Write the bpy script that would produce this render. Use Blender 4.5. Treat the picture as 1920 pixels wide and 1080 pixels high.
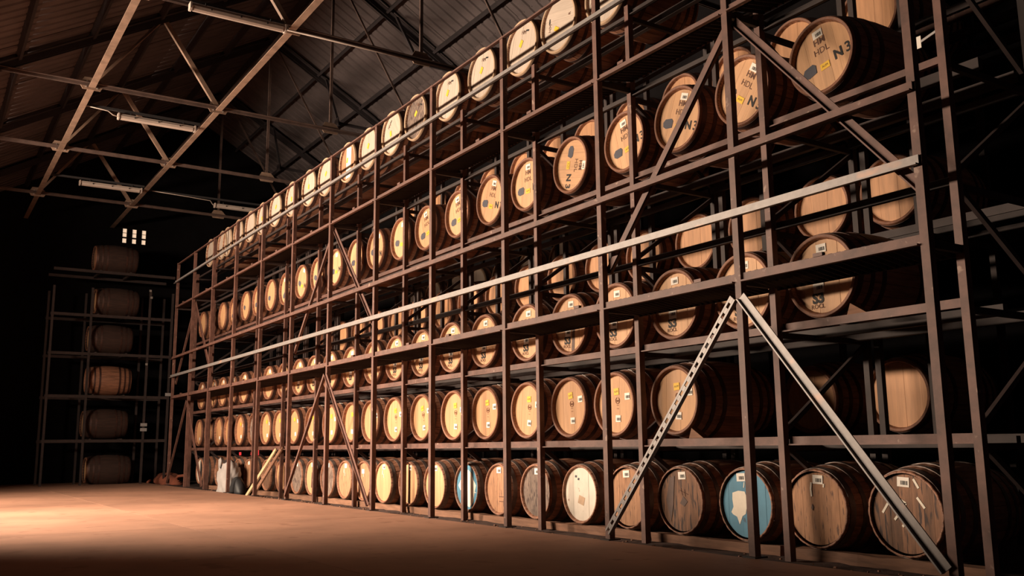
import bpy, math, random
from mathutils import Vector, Matrix

for o in list(bpy.data.objects):
    bpy.data.objects.remove(o)
SC = bpy.context.scene
COL = SC.collection
random.seed(7)
PI = math.pi

# ------------------------------------------------------------------ camera
cam_d = bpy.data.cameras.new('camera')
cam_d.sensor_width = 36.0
cam_d.lens = 36.0 * 1731.618 / 1920.0
cam_d.clip_end = 200
cam = bpy.data.objects.new('camera', cam_d)
COL.objects.link(cam)
_r = Vector((0.5420923522, 0.8402514696, -0.0106465691))
_u = Vector((0.1478570918, -0.0829034046, 0.9855279326))
_f = Vector((-0.8272086569, 0.5358213259, 0.1691844825))
_f = _u.cross(_r).normalized()
m = Matrix((( _r.x, _u.x, -_f.x, 0.0), (_r.y, _u.y, -_f.y, -6.0), (_r.z, _u.z, -_f.z, 0.9324675), (0, 0, 0, 1)))
cam.matrix_world = m
SC.camera = cam

# ------------------------------------------------------------------ world, lights, exposure
w = bpy.data.worlds.new('ambient_fill'); SC.world = w; w.use_nodes = True
w.node_tree.nodes['Background'].inputs[0].default_value = (0.85, 0.62, 0.75, 1)
w.node_tree.nodes['Background'].inputs[1].default_value = 0.03  # faint purple fill, added to lift the darkest parts
SC.view_settings.view_transform = 'Standard'
SC.view_settings.look = 'None'
SC.view_settings.gamma = 1.0
SC.view_settings.use_curve_mapping = False
SC.view_settings.exposure = 0.0


def area(name, loc, target, sx, sy, power, col, spread=PI):
    d = bpy.data.lights.new(name, 'AREA'); d.shape = 'RECTANGLE'; d.size = sx; d.size_y = sy
    d.energy = power; d.color = col; d.spread = spread
    o = bpy.data.objects.new(name, d); COL.objects.link(o); o.location = loc
    v = Vector(target) - Vector(loc)
    o.rotation_euler = v.to_track_quat('-Z', 'Y').to_euler()
    return o


# the low warm light that comes in through the open loading bay
area('loading_bay_light', (-18.2, -12.5, 4.4), (-16.0, 0.6, 3.6), 13.0, 0.5, 6300, (1.0, 0.78, 0.585))
# the lamp over the loading bay that makes the pool on the floor
_sp = bpy.data.lights.new('yard_floodlight', 'SPOT'); _sp.energy = 8300; _sp.color = (1.0, 0.79, 0.60)
_sp.spot_size = math.radians(68); _sp.spot_blend = 1.0; _sp.shadow_soft_size = 0.25
_so = bpy.data.objects.new('yard_floodlight', _sp); COL.objects.link(_so); _so.location = (-15.6, -8.6, 5.6)
_so.rotation_euler = (Vector((-14.0, -3.3, 0)) - Vector(_so.location)).to_track_quat('-Z', 'Y').to_euler()

# ------------------------------------------------------------------ materials


def mat(name, col, rough=0.7, metal=0.0, noise=0.0, nscale=8.0, stretch=(1, 1, 1), col2=None, rnd=0.0, bump=0.0, spots=None, spec=0.4, coord='Object'):
    """procedural surface: base colour, a second colour mixed by noise, random value per object, fine bump"""
    M = bpy.data.materials.new(name); M.use_nodes = True
    nt = M.node_tree; N = nt.nodes; L = nt.links
    b = N['Principled BSDF']
    b.inputs['Roughness'].default_value = rough; b.inputs['Metallic'].default_value = metal
    b.inputs['Specular IOR Level'].default_value = spec
    tc = N.new('ShaderNodeTexCoord'); mp = N.new('ShaderNodeMapping'); mp.inputs['Scale'].default_value = stretch
    L.new(tc.outputs[coord], mp.inputs[0])
    info = N.new('ShaderNodeObjectInfo')
    add = N.new('ShaderNodeVectorMath'); add.operation = 'ADD'
    sc = N.new('ShaderNodeVectorMath'); sc.operation = 'SCALE'; sc.inputs['Scale'].default_value = 17.0
    cx = N.new('ShaderNodeCombineXYZ')
    L.new(info.outputs['Random'], cx.inputs[0]); L.new(info.outputs['Random'], cx.inputs[2])
    L.new(cx.outputs[0], sc.inputs[0]); L.new(mp.outputs[0], add.inputs[0]); L.new(sc.outputs[0], add.inputs[1])
    nz = N.new('ShaderNodeTexNoise'); nz.inputs['Scale'].default_value = nscale; nz.inputs['Detail'].default_value = 6
    nz.inputs['Roughness'].default_value = 0.62
    L.new(add.outputs[0], nz.inputs['Vector'])
    out = None
    mx = N.new('ShaderNodeMix'); mx.data_type = 'RGBA'
    c2 = col2 if col2 else tuple(c * (1 - noise) for c in col)
    mx.inputs['A'].default_value = (*col, 1); mx.inputs['B'].default_value = (*c2, 1)
    rp = N.new('ShaderNodeValToRGB'); rp.color_ramp.elements[0].position = 0.38; rp.color_ramp.elements[1].position = 0.68
    L.new(nz.outputs['Fac'], rp.inputs[0]); L.new(rp.outputs[0], mx.inputs['Factor'])
    out = mx.outputs['Result']
    if spots:
        n2 = N.new('ShaderNodeTexNoise'); n2.inputs['Scale'].default_value = spots[1]; n2.inputs['Detail'].default_value = 3
        L.new(add.outputs[0], n2.inputs['Vector'])
        r2 = N.new('ShaderNodeValToRGB'); r2.color_ramp.elements[0].position = spots[2]; r2.color_ramp.elements[1].position = spots[2] + 0.06
        m2 = N.new('ShaderNodeMix'); m2.data_type = 'RGBA'; m2.inputs['B'].default_value = (*spots[0], 1)
        L.new(n2.outputs['Fac'], r2.inputs[0]); L.new(r2.outputs[0], m2.inputs['Factor']); L.new(out, m2.inputs['A'])
        out = m2.outputs['Result']
    if rnd:
        hs = N.new('ShaderNodeHueSaturation')
        mr = N.new('ShaderNodeMapRange'); mr.inputs['To Min'].default_value = 1 - rnd; mr.inputs['To Max'].default_value = 1 + rnd
        L.new(info.outputs['Random'], mr.inputs['Value']); L.new(mr.outputs[0], hs.inputs['Value']); L.new(out, hs.inputs['Color'])
        out = hs.outputs[0]
    L.new(out, b.inputs['Base Color'])
    if bump:
        bp = N.new('ShaderNodeBump'); bp.inputs['Strength'].default_value = bump; bp.inputs['Distance'].default_value = 0.02
        L.new(nz.outputs['Fac'], bp.inputs['Height']); L.new(bp.outputs[0], b.inputs['Normal'])
    return M


GR = (9, 9, 0.8)      # grain that runs along local z (the boards of a head)
GY = (9, 0.8, 9)      # grain along local y (the staves)
M = {}
M['stave'] = mat('dark_stave_wood', (0.33, 0.15, 0.088), 0.62, noise=0.55, nscale=3.5, stretch=GY, rnd=0.25, bump=0.15)
M['chime'] = mat('brown_chime_wood', (0.235, 0.098, 0.054), 0.65, noise=0.35, nscale=4, stretch=GY, rnd=0.12)
M['chime_pale'] = mat('pale_chime_wood', (0.50, 0.34, 0.22), 0.7, noise=0.35, nscale=5, rnd=0.15)
M['stave_dim'] = mat('shade_dark_stave_wood', (0.045, 0.022, 0.016), 0.85, noise=0.5, nscale=3.5, stretch=GY)  # stave wood with the shade of the aisle end put into its colour
M['hoop'] = mat('dark_iron_hoop', (0.045, 0.026, 0.024), 0.5, metal=0.35, noise=0.5, nscale=7, col2=(0.09, 0.04, 0.028))
M['hoop_grey'] = mat('worn_grey_hoop', (0.16, 0.13, 0.115), 0.5, metal=0.5, noise=0.5, nscale=7, col2=(0.09, 0.05, 0.04))
M['oak'] = mat('new_oak_head', (0.58, 0.325, 0.165), 0.6, noise=0.2, nscale=3.2, stretch=GR, rnd=0.10, spots=((0.33, 0.17, 0.09), 16, 0.70))
M['oak_gold'] = mat('golden_oak_head', (0.53, 0.285, 0.135), 0.6, noise=0.2, nscale=3.2, stretch=GR, rnd=0.10, spots=((0.4, 0.19, 0.075), 15, 0.72))
M['oak_pale'] = mat('bleached_oak_head', (0.50, 0.41, 0.335), 0.7, noise=0.16, nscale=3, stretch=GR, rnd=0.06, spots=((0.42, 0.3, 0.22), 18, 0.72))
M['oak_old'] = mat('weathered_oak_head', (0.42, 0.215, 0.115), 0.75, noise=0.35, nscale=4, stretch=(7, 7, 1), rnd=0.18, spots=((0.14, 0.075, 0.05), 7, 0.60))
M['oak_grey'] = mat('grey_stained_head', (0.23, 0.165, 0.13), 0.8, noise=0.5, nscale=4, stretch=(6, 6, 1.5), rnd=0.2, spots=((0.07, 0.045, 0.04), 6, 0.54))
M['oak_dark'] = mat('dark_stained_head', (0.24, 0.115, 0.062), 0.7, noise=0.6, nscale=3, stretch=(6, 6, 0.9), rnd=0.3, spots=((0.045, 0.025, 0.02), 5, 0.56))
M['oak_plain'] = mat('plain_orange_head', (0.56, 0.285, 0.14), 0.6, noise=0.25, nscale=2.5, stretch=GR, rnd=0.08)
M['white_head'] = mat('white_painted_head', (0.74, 0.66, 0.56), 0.75, noise=0.15, nscale=4, rnd=0.02, spots=((0.34, 0.2, 0.15), 11, 0.68))
M['blue_head'] = mat('blue_painted_head', (0.075, 0.245, 0.37), 0.6, noise=0.25, nscale=3, rnd=0.02, spots=((0.05, 0.11, 0.17), 8, 0.68))
M['white_paint'] = mat('white_paint_patch', (0.80, 0.72, 0.60), 0.75, noise=0.12, nscale=9, spots=((0.45, 0.42, 0.38), 9, 0.70))
M['grey_patch'] = mat('grey_tape_patch', (0.085, 0.085, 0.105), 0.8, noise=0.15, nscale=9)
M['paper'] = mat('white_label_paper', (0.82, 0.76, 0.68), 0.7, noise=0.06, nscale=9)
M['yellow'] = mat('yellow_sticker', (0.78, 0.47, 0.03), 0.6, noise=0.1, nscale=9)
M['ink'] = mat('black_ink', (0.012, 0.010, 0.010), 0.7)
M['ink_thin'] = mat('faded_stencil_ink', (0.12, 0.055, 0.035), 0.8)
M['ink_brown'] = mat('brown_burnt_brand', (0.17, 0.06, 0.03), 0.8)
M['stain'] = mat('dark_wet_stain', (0.10, 0.05, 0.035), 0.6, noise=0.4, nscale=6)
M['rust'] = mat('brown_primed_steel', (0.145, 0.068, 0.051), 0.6, noise=0.45, nscale=6, stretch=(1, 1, 1), rnd=0.08, spots=((0.28, 0.18, 0.14), 9, 0.67))
M['rust_dark'] = mat('dark_rack_steel', (0.036, 0.022, 0.020), 0.7, noise=0.4, nscale=6, rnd=0.15)
M['galv'] = mat('galvanised_steel', (0.25, 0.225, 0.215), 0.5, metal=0.2, noise=0.2, nscale=14, spots=((0.40, 0.25, 0.19), 2.2, 0.66))
M['grate'] = mat('dark_grating_steel', (0.03, 0.018, 0.017), 0.7, noise=0.3, nscale=9)
M['bolt'] = mat('zinc_bolt', (0.45, 0.40, 0.37), 0.4, metal=0.5, noise=0.2)
M['truss'] = mat('brown_roof_steel', (0.25, 0.16, 0.115), 0.6, noise=0.4, nscale=5, rnd=0.1)
M['truss_mid'] = mat('dull_roof_steel', (0.09, 0.055, 0.045), 0.75, noise=0.4, nscale=5)
M['truss_dark'] = mat('dark_roof_steel', (0.022, 0.016, 0.018), 0.8, noise=0.3, nscale=5)
M['sheet'] = mat('grey_fibre_roof_sheet', (0.095, 0.074, 0.074), 0.85, noise=0.35, nscale=1.2, rnd=0.12)
M['lamp'] = mat('cream_lamp_housing', (0.42, 0.34, 0.295), 0.5, noise=0.15, nscale=4)
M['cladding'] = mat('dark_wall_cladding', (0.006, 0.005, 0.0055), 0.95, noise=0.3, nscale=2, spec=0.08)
M['concrete'] = mat('red_brown_concrete', (0.38, 0.195, 0.125), 0.75, noise=0.28, nscale=0.9, bump=0.06, spots=((0.27, 0.13, 0.08), 3.2, 0.62), coord='Object')
M['dirt'] = mat('dark_floor_dirt', (0.085, 0.048, 0.038), 0.95, noise=0.55, nscale=7, bump=0.8)
M['timber'] = mat('worn_bearer_timber', (0.25, 0.125, 0.075), 0.8, noise=0.4, nscale=4, stretch=(0.7, 6, 6), rnd=0.15)
M['plank_pale'] = mat('pale_plank_wood', (0.62, 0.42, 0.24), 0.7, noise=0.2, nscale=4)
M['sack'] = mat('white_woven_sack', (0.36, 0.33, 0.315), 0.9, noise=0.18, nscale=5, bump=0.5)
M['black_bag'] = mat('black_plastic', (0.02, 0.02, 0.022), 0.55, noise=0.3, nscale=6)
M['rag'] = mat('red_brown_canvas', (0.30, 0.09, 0.05), 0.85, noise=0.4, nscale=5)
M['red'] = mat('red_plastic_tag', (0.55, 0.03, 0.045), 0.5)
M['dark_metal'] = mat('black_machine_metal', (0.03, 0.027, 0.028), 0.5)
M['grey_metal'] = mat('pale_grey_metal', (0.28, 0.26, 0.255), 0.5)


def emit(name, col, s):
    Mx = bpy.data.materials.new(name); Mx.use_nodes = True
    b = Mx.node_tree.nodes['Principled BSDF']
    b.inputs['Base Color'].default_value = (*col, 1); b.inputs['Emission Color'].default_value = (*col, 1)
    b.inputs['Emission Strength'].default_value = s
    return Mx


M['daylit'] = emit('daylit_window_pane', (1.0, 0.72, 0.5), 0.75)

# ------------------------------------------------------------------ mesh helpers


class MB:
    def __init__(s):
        s.v = []; s.f = []; s.smooth = False

    def quad_box(s, c8):
        n = len(s.v); s.v += [tuple(p) for p in c8]
        s.f += [(n, n+3, n+2, n+1), (n+4, n+5, n+6, n+7), (n, n+1, n+5, n+4), (n+1, n+2, n+6, n+5), (n+2, n+3, n+7, n+6), (n+3, n, n+4, n+7)]

    def box(s, a, b):
        x0, y0, z0 = a; x1, y1, z1 = b
        s.quad_box([(x0, y0, z0), (x1, y0, z0), (x1, y1, z0), (x0, y1, z0), (x0, y0, z1), (x1, y0, z1), (x1, y1, z1), (x0, y1, z1)])
        return s

    def bar(s, p, q, wd, ht, up=(0, 0, 1)):
        """rectangular bar from p to q, wd across, ht along 'up'"""
        p = Vector(p); q = Vector(q); d = (q - p).normalized(); up = Vector(up)
        if abs(d.dot(up)) > 0.97: up = Vector((0, 1, 0))
        side = d.cross(up).normalized(); u2 = side.cross(d).normalized()
        a = side * wd / 2; b = u2 * ht / 2
        s.quad_box([p-a-b, p+a-b, p+a+b, p-a+b, q-a-b, q+a-b, q+a+b, q-a+b])
        return s

    def angle(s, p, q, wd, ht, th, up=(0, 0, 1), flip=1):
        """L section: one leg upright (ht), one leg across (wd)"""
        p = Vector(p); q = Vector(q); d = (q - p).normalized(); up = Vector(up)
        if abs(d.dot(up)) > 0.97: up = Vector((0, 1, 0))
        side = d.cross(up).normalized() * flip; u2 = Vector(up) - d * d.dot(Vector(up)); u2.normalize()
        s.bar(p, q, th, ht, up)
        off = side * (wd / 2 - th / 2) - u2 * (ht / 2 - th / 2)
        s.bar(p + off, q + off, wd, th, up)
        return s

    def tube(s, pts, r, n=8):
        rings = []
        for i, p in enumerate(pts):
            p = Vector(p)
            d = (Vector(pts[min(i+1, len(pts)-1)]) - Vector(pts[max(i-1, 0)])).normalized()
            up = Vector((0, 0, 1)) if abs(d.z) < 0.9 else Vector((0, 1, 0))
            a = d.cross(up).normalized(); b = d.cross(a).normalized()
            ring = []
            for k in range(n):
                t = 2*PI*k/n
                ring.append(len(s.v)); s.v.append(tuple(p + a*r*math.cos(t) + b*r*math.sin(t)))
            rings.append(ring)
        for i in range(len(rings)-1):
            for k in range(n):
                s.f.append((rings[i][k], rings[i][(k+1) % n], rings[i+1][(k+1) % n], rings[i+1][k]))
        s.f.append(tuple(reversed(rings[0]))); s.f.append(tuple(rings[-1]))
        return s

    def prism(s, poly, y0, y1):
        """polygon in x,z (counter-clockwise seen from -y) extruded from y0 to y1"""
        n = len(s.v); k = len(poly)
        s.v += [(x, y0, z) for x, z in poly] + [(x, y1, z) for x, z in poly]
        s.f.append(tuple(range(n, n+k))); s.f.append(tuple(reversed(range(n+k, n+2*k))))
        for i in range(k):
            j = (i+1) % k
            s.f.append((n+i, n+k+i, n+k+j, n+j))
        return s

    def mesh(s, name, m, smooth=False, angle=None):
        me = bpy.data.meshes.new(name); me.from_pydata(s.v, [], s.f); me.materials.append(m)
        if smooth:
            me.polygons.foreach_set('use_smooth', [True]*len(me.polygons))
            if angle: me.set_sharp_from_angle(angle=angle)
        me.update()
        return me


def link(name, me, parent=None, loc=(0, 0, 0), rot=None):
    o = bpy.data.objects.new(name, me); COL.objects.link(o); o.location = loc
    if rot: o.rotation_euler = rot
    if parent: o.parent = parent
    return o


def thing(name, label, cat, loc=(0, 0, 0), group=None):
    o = bpy.data.objects.new(name, None); COL.objects.link(o); o.location = loc
    o.empty_display_size = 0.1
    tag(o, label, cat, group)
    return o


def tag(o, label, cat, group=None):
    o['label'] = label; o['category'] = cat
    if group: o['group'] = group
    return o


def struct(o):
    o['kind'] = 'structure'; return o


ORD = ['first', 'second', 'third', 'fourth', 'fifth', 'sixth', 'seventh', 'eighth', 'ninth', 'tenth', 'eleventh', 'twelfth'] + ['%dth' % i for i in range(13, 21)] + ['21st', '22nd', '23rd', '24th', '25th', '26th', '27th', '28th']
BAY = 1.91
PX = [-3.80] + [-5.588 - BAY*i for i in range(12)]           # bay lines of the rack, near end first
PX[11] = -24.66; PX[12] = -26.50
SY = [0.43, 0.43, 0.47, 0.49, 0.51, 0.52, 0.53, 0.535, 0.54, 0.54, 0.54, 0.54, 0.54]

# ------------------------------------------------------------------ floor
fl = struct(bpy.data.objects.new('floor', None)); COL.objects.link(fl)
fl['label'] = 'red-brown concrete aisle floor'
for (y0, y1) in ((-3.0465, -0.055), (-9.0, -3.0535)):
    for (x0, x1) in ((-12.0, 8.0), (-31.0, -12.012)):
        b = MB().box((x0, y0, -0.25), (x1, y1, 0)); link('slab', b.mesh('slab', M['concrete']), fl)
b = MB().box((-31, -9.2, -0.3), (8, 6, -0.25)); link('subfloor', b.mesh('subfloor', M['dirt']), fl)
# the sunken strip of packed dirt under the racks
b = MB(); nx, ny = 180, 22
for i in range(nx+1):
    for j in range(ny+1):
        x = -31 + 39*i/nx; y = -0.055 + (0 if j == 0 else 0.06*j if j < 16 else 0.96 + (j-16)*0.8)
        z = -0.062 + random.uniform(-0.012, 0.016)
        b.v.append((x, y, z))
for i in range(nx):
    for j in range(ny):
        a = i*(ny+1)+j; b.f.append((a, a+ny+1, a+ny+2, a+1))
g = link('floor_strip', b.mesh('dirt_strip', M['dirt'], True)); struct(g); g['label'] = 'dark packed dirt strip under the racks'
# crumbs and chips along the slab edge
b = MB()
for i in range(420):
    x = random.uniform(-24, -3.6); y = random.betavariate(1.4, 2.2)*0.55 - 0.02; s = random.uniform(0.006, 0.022)
    z = -0.05 if y > -0.05 else 0.0
    a = random.uniform(0, PI); c, d = math.cos(a)*s, math.sin(a)*s
    h = random.uniform(0.004, 0.014)
    b.quad_box([(x-c, y-d, z), (x+d, y-c, z), (x+c, y+d, z), (x-d, y+c, z), (x-c*.7, y-d*.7, z+h), (x+d*.7, y-c*.7, z+h), (x+c*.7, y+d*.7, z+h), (x-d*.7, y+c*.7, z+h)])
o = link('debris', b.mesh('debris', M['timber'])); o['kind'] = 'stuff'; tag(o, 'wood chips and crumbs along the slab edge below the rack', 'debris')
for i, (x, y, a, sx, sy, t) in enumerate([(-6.62, 0.02, 0.3, 0.09, 0.035, 'bent white scrap of paper under the dark-stained floor barrel'),
                                          (-5.17, 0.05, 0.1, 0.10, 0.022, 'pale wood splinter beside the second post from the near end'),
                                          (-4.83, 0.03, -0.1, 0.055, 0.03, 'small pale wood offcut under the near floor barrels')]):
    b = MB(); c, d = math.cos(a), math.sin(a)
    P = lambda u, v, z: (u*c - v*d, u*d + v*c, z)
    b.quad_box([P(-sx/2, -sy/2, 0), P(sx/2, -sy/2, 0), P(sx/2, sy/2, 0), P(-sx/2, sy/2, 0), P(-sx/2, -sy/2, 0.012), P(sx/2*.6, -sy/2, 0.016), P(sx/2*.8, sy/2, 0.02), P(-sx/2, sy/2*.7, 0.012)])
    o = link('wood_scrap' if i else 'paper_scrap', b.mesh('scrap', M['plank_pale'] if i else M['paper']), None, (x, y, -0.05)); tag(o, t, 'scrap')

# ------------------------------------------------------------------ roof
AP_Y, AP_Z, SL = 1.45, 11.9, 0.58
ce = struct(bpy.data.objects.new('ceiling', None)); COL.objects.link(ce); ce['label'] = 'dark pitched roof of corrugated fibre sheets on steel purlins'


def roofz(y): return AP_Z - SL*abs(y - AP_Y)


def sheet_mesh(sgn, y0, y1):
    b = MB(); n = 4; wx = 1.2; xs = []
    for k in range(n):
        x = k*wx/n
        xs += [(x, 0.0), (x+0.20, 0.0), (x+0.225, 0.035), (x+0.275, 0.035)]
    xs.append((wx+0.03, 0.0))
    for (x, h) in xs:
        for y in (y0, y1):
            b.v.append((x, AP_Y + sgn*y, AP_Z - SL*y + 0.12 + h))
    for i in range(len(xs)-1):
        q = (2*i, 2*i+1, 2*i+3, 2*i+2)
        b.f.append(q if sgn > 0 else tuple(reversed(q)))
    return b.mesh('roof_sheet', M['sheet'])


for sgn in (1, -1):
    for (y0, y1) in ((0.0, 3.1), (3.05, 4.4)) if sgn > 0 else ((0.0, 3.1), (3.05, 6.2), (6.15, 9.45)):
        me = sheet_mesh(sgn, y0, y1)
        for k in range(33):
            link('roof_sheet', me, ce, (-31.5 + 1.2*k, 0, 0.012*(k % 2) - (0.02 if y0 > 0.1 else 0) * (1 if y0 < 4 else 2)))
for sgn in (1, -1):
    for d in (0.12, 1.30, 2.55, 3.80, 5.05, 6.30, 7.55, 8.8):
        y = AP_Y + sgn*d; z = roofz(y) + 0.03
        if y > 5.6: continue
        b = MB().bar((-31, y, z), (8, y, z), 0.06, 0.15, (0, sgn*SL, 1)); link('purlin', b.mesh('purlin', M['truss_dark']), ce)

TX = [-10.0, -14.42, -18.85, -23.3, -27.9]
TZ = 8.0


def truss_parts(t):
    T = M['truss']; D = M['truss_dark']
    def ang(name, p, q, wd, m, gap=0.0):
        b = MB()
        if gap:
            b.bar((p[0]-gap, p[1], p[2]), (q[0]-gap, q[1], q[2]), 0.012, wd); b.bar((p[0]+gap, p[1], p[2]), (q[0]+gap, q[1], q[2]), 0.012, wd)
            b.bar((p[0]-gap-wd*.4, p[1], p[2]+wd*.45), (q[0]-gap-wd*.4, q[1], q[2]+wd*.45), wd*.8, 0.012)
            b.bar((p[0]+gap+wd*.4, p[1], p[2]+wd*.45), (q[0]+gap+wd*.4, q[1], q[2]+wd*.45), wd*.8, 0.012)
        else:
            b.angle(p, q, wd, wd, 0.014)
        return name, b.mesh(name, m)
    out = []
    eL = (0, -7.6, roofz(-7.6) - 0.06); eR = (0, 5.65, roofz(5.65) - 0.06); ap = (0, AP_Y, AP_Z - 0.06)
    out.append(ang('rafter', eL, ap, 0.13, D, 0.05)); out.append(ang('rafter', ap, eR, 0.13, D, 0.05))
    yl = AP_Y - (AP_Z - TZ)/SL; yr = AP_Y + (AP_Z - TZ)/SL
    out.append(ang('bottom_chord', (0, yl, TZ), (0, -1.1, TZ), 0.065, M['truss_mid'], 0.02))
    out.append(ang('bottom_chord', (0, -1.1, TZ), (0, 5.65, TZ-0.06), 0.06, M['truss_mid'], 0.02))
    out.append(ang('king_post', (0, 1.40, TZ), (0, 1.40, AP_Z-0.1), 0.055, M['truss_mid']))
    out.append(ang('web', (0.03, -1.1, TZ), (0.03, -2.25, roofz(-2.25)-0.08), 0.085, T))
    out.append(ang('web', (-0.03, -1.1, TZ), (-0.03, AP_Y-0.1, AP_Z-0.15), 0.05, M['truss_mid']))
    out.append(ang('web', (-0.03, 3.75, TZ), (-0.03, AP_Y+0.1, AP_Z-0.15), 0.04, M['truss_mid']))
    out.append(ang('web', (0.03, 3.75, TZ), (0.03, 5.0, roofz(5.0)-0.08), 0.06, D))
    out.append(ang('web', (0, -3.55, TZ), (0, -2.35, roofz(-2.35)-0.08), 0.06, T))
    b = MB().prism([(-0.16, -0.10), (0.16, -0.10), (0.22, 0.02), (0.10, 0.15), (-0.14, 0.15), (-0.22, 0.0)], -0.008, 0.008)
    gm = b.mesh('gusset_plate', T)
    return out, gm


TP, GUS = truss_parts(None)
bm_ = MB()
for k in range(6):
    bm_.v.append((0.018*math.cos(k*PI/3), 0, 0.018*math.sin(k*PI/3))); 
bm_.v += [(x, -0.018, z) for x, y, z in bm_.v]
bm_.f += [tuple(range(6)), tuple(reversed(range(6, 12)))] + [(k, k+6, (k+1) % 6+6, (k+1) % 6) for k in range(6)]
BOLT = bm_.mesh('bolt', M['bolt'])
for i, x in enumerate(TX):
    t = thing('roof_truss', 'brown steel roof truss, %s from the near end' % ORD[i], 'truss', (x, 0, 0), 'roof trusses')
    for n_, me in TP: link(n_, me, t)
    for (y, z) in ((-1.1, TZ), (-3.55, TZ), (1.4, TZ), (3.75, TZ)):
        g = link('gusset_plate', GUS, t, (0, y, z), (0, 0, PI/2))
        if y < 0:
            for (dx, dz) in ((-0.10, -0.05), (0.10, -0.05), (-0.09, 0.06), (0.07, 0.08), (0.0, -0.04)):
                link('bolt', BOLT, g, (dx, -0.008, dz))
for y, t in ((-1.1, 'long brown tie beam under the roof over the aisle edge, next to the rack'), (-3.55, 'long brown tie beam under the roof, farther from the rack')):
    tb = thing('tie_beam', t, 'beam', (0, y, TZ))
    xs = TX + [-31.0]; xs = [2.0] + xs
    for a, c in zip(xs[:-1], xs[1:]):
        b = MB().bar((a-0.03, 0, -0.055), (c+0.03, 0, -0.055), 0.12, 0.014); b.bar((a-0.03, 0.05, 0), (c+0.03, 0.05, 0), 0.014, 0.12)
        link('beam_length', b.mesh('beam_length', M['truss']), tb)
# a pair of short braces between truss and purlin, seen above the top barrels
for i, x in enumerate(TX[1:4]):
    sb = thing('roof_strut', 'dark angled strut between the roof and the %s truss' % ORD[i+1], 'brace', (x, 0, 0))
    b = MB().bar((-4.2, 2.9, roofz(2.9)-0.1), (-2.4, 2.55, TZ+1.1), 0.06, 0.06); link('strut', b.mesh('strut', M['truss_dark']), sb)
    b = MB().bar((-2.4, 2.5, TZ+1.1), (-2.3, 6.5, TZ+1.0), 0.05, 0.07); link('strut', b.mesh('strut', M['truss_dark']), sb)
    b = MB().prism([(-0.12, -0.12), (0.14, -0.1), (0.12, 0.12), (-0.12, 0.1)], 2.49, 2.51); link('gusset_plate', b.mesh('gusset_plate', M['truss_dark']), sb, (-2.4, 0, TZ+1.1))


def batten(loc, ln, label):
    t = thing('fluorescent_lamp', label, 'lamp', loc, 'fluorescent battens')
    b = MB().prism([(-0.035, 0.05), (-0.05, 0.0), (0.05, 0.0), (0.035, 0.05)], -ln/2, ln/2); link('housing', b.mesh('housing', M['lamp']), t)
    b = MB().prism([(-0.065, 0.0), (-0.055, -0.05), (-0.02, -0.072), (0.02, -0.072), (0.055, -0.05), (0.065, 0.0)], -ln/2+0.03, ln/2-0.03); link('diffuser', b.mesh('diffuser', M['lamp']), t)
    for s in (-1, 1):
        b = MB().prism([(-0.07, 0.055), (-0.07, -0.05), (-0.03, -0.08), (0.03, -0.08), (0.07, -0.05), (0.07, 0.055)], s*ln/2-0.03*(s < 0)-0.0, s*ln/2+0.03*(s > 0)); link('end_cap', b.mesh('end_cap', M['lamp']), t)
    for y in (-ln*.3, 0.02, ln*.3):
        b = MB().box((0.066, y-0.012, -0.02), (0.078, y+0.012, 0.015)); link('clip', b.mesh('clip', M['dark_metal']), t)
    for y in (-ln*.35, ln*.35):
        b = MB().box((-0.01, y-0.01, 0.05), (0.01, y+0.01, 0.11)); link('hanger', b.mesh('hanger', M['dark_metal']), t)
    return t


batten((-14.28, -2.02, 7.9), 1.52, 'cream fluorescent batten beside the bolted roof joint, first from the near end')
batten((-20.1, -2.05, 7.9), 1.54, 'cream fluorescent batten hung in mid bay with a looped feed wire')
batten((-25.85, -2.0, 7.9), 1.5, 'dim fluorescent batten farther down the aisle, third from the near end')
batten((-26.2, 1.6, 7.85), 1.5, 'dim fluorescent batten over the rack near the end wall')
for x, y0, y1, t in ((-14.36, -3.4, -1.25, 'dark lamp rail above the first batten'), (-20.12, -3.5, -1.15, 'dark lamp rail above the second batten'), (-25.9, -3.5, -1.15, 'dark lamp rail above the third batten'), (-26.2, -1.1, 3.6, 'dark lamp rail above the batten by the end wall')):
    b = MB().bar((x, y0, 8.03), (x, y1, 8.03), 0.05, 0.05); o = link('lamp_rail', b.mesh('lamp_rail', M['dark_metal'])); tag(o, t, 'rail')
for pts, t in ((((-20.05, -3.5, 7.99), (-20.06, -3.05, 7.96), (-20.08, -2.95, 7.90), (-20.1, -2.84, 7.88)), 'thin grey feed wire of the second batten'),
               (((-26.1, -0.9, 8.0), (-26.15, 0.1, 7.98), (-26.18, 0.7, 7.96), (-26.2, 0.78, 7.86), (-26.2, 0.85, 7.85)), 'thin feed wire of the batten by the end wall')):
    b = MB().tube(pts, 0.011, 6); o = link('wire', b.mesh('wire', M['lamp'], True)); tag(o, t, 'wire')
b = MB().tube([(-14.36, -1.2, 7.93), (-14.36, 0.4, 7.93), (-14.38, 2.0, 7.93)], 0.016, 6); o = link('conduit', b.mesh('conduit', M['lamp'], True)); tag(o, 'thin pale conduit pipe under the second truss toward the rack', 'pipe')

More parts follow.
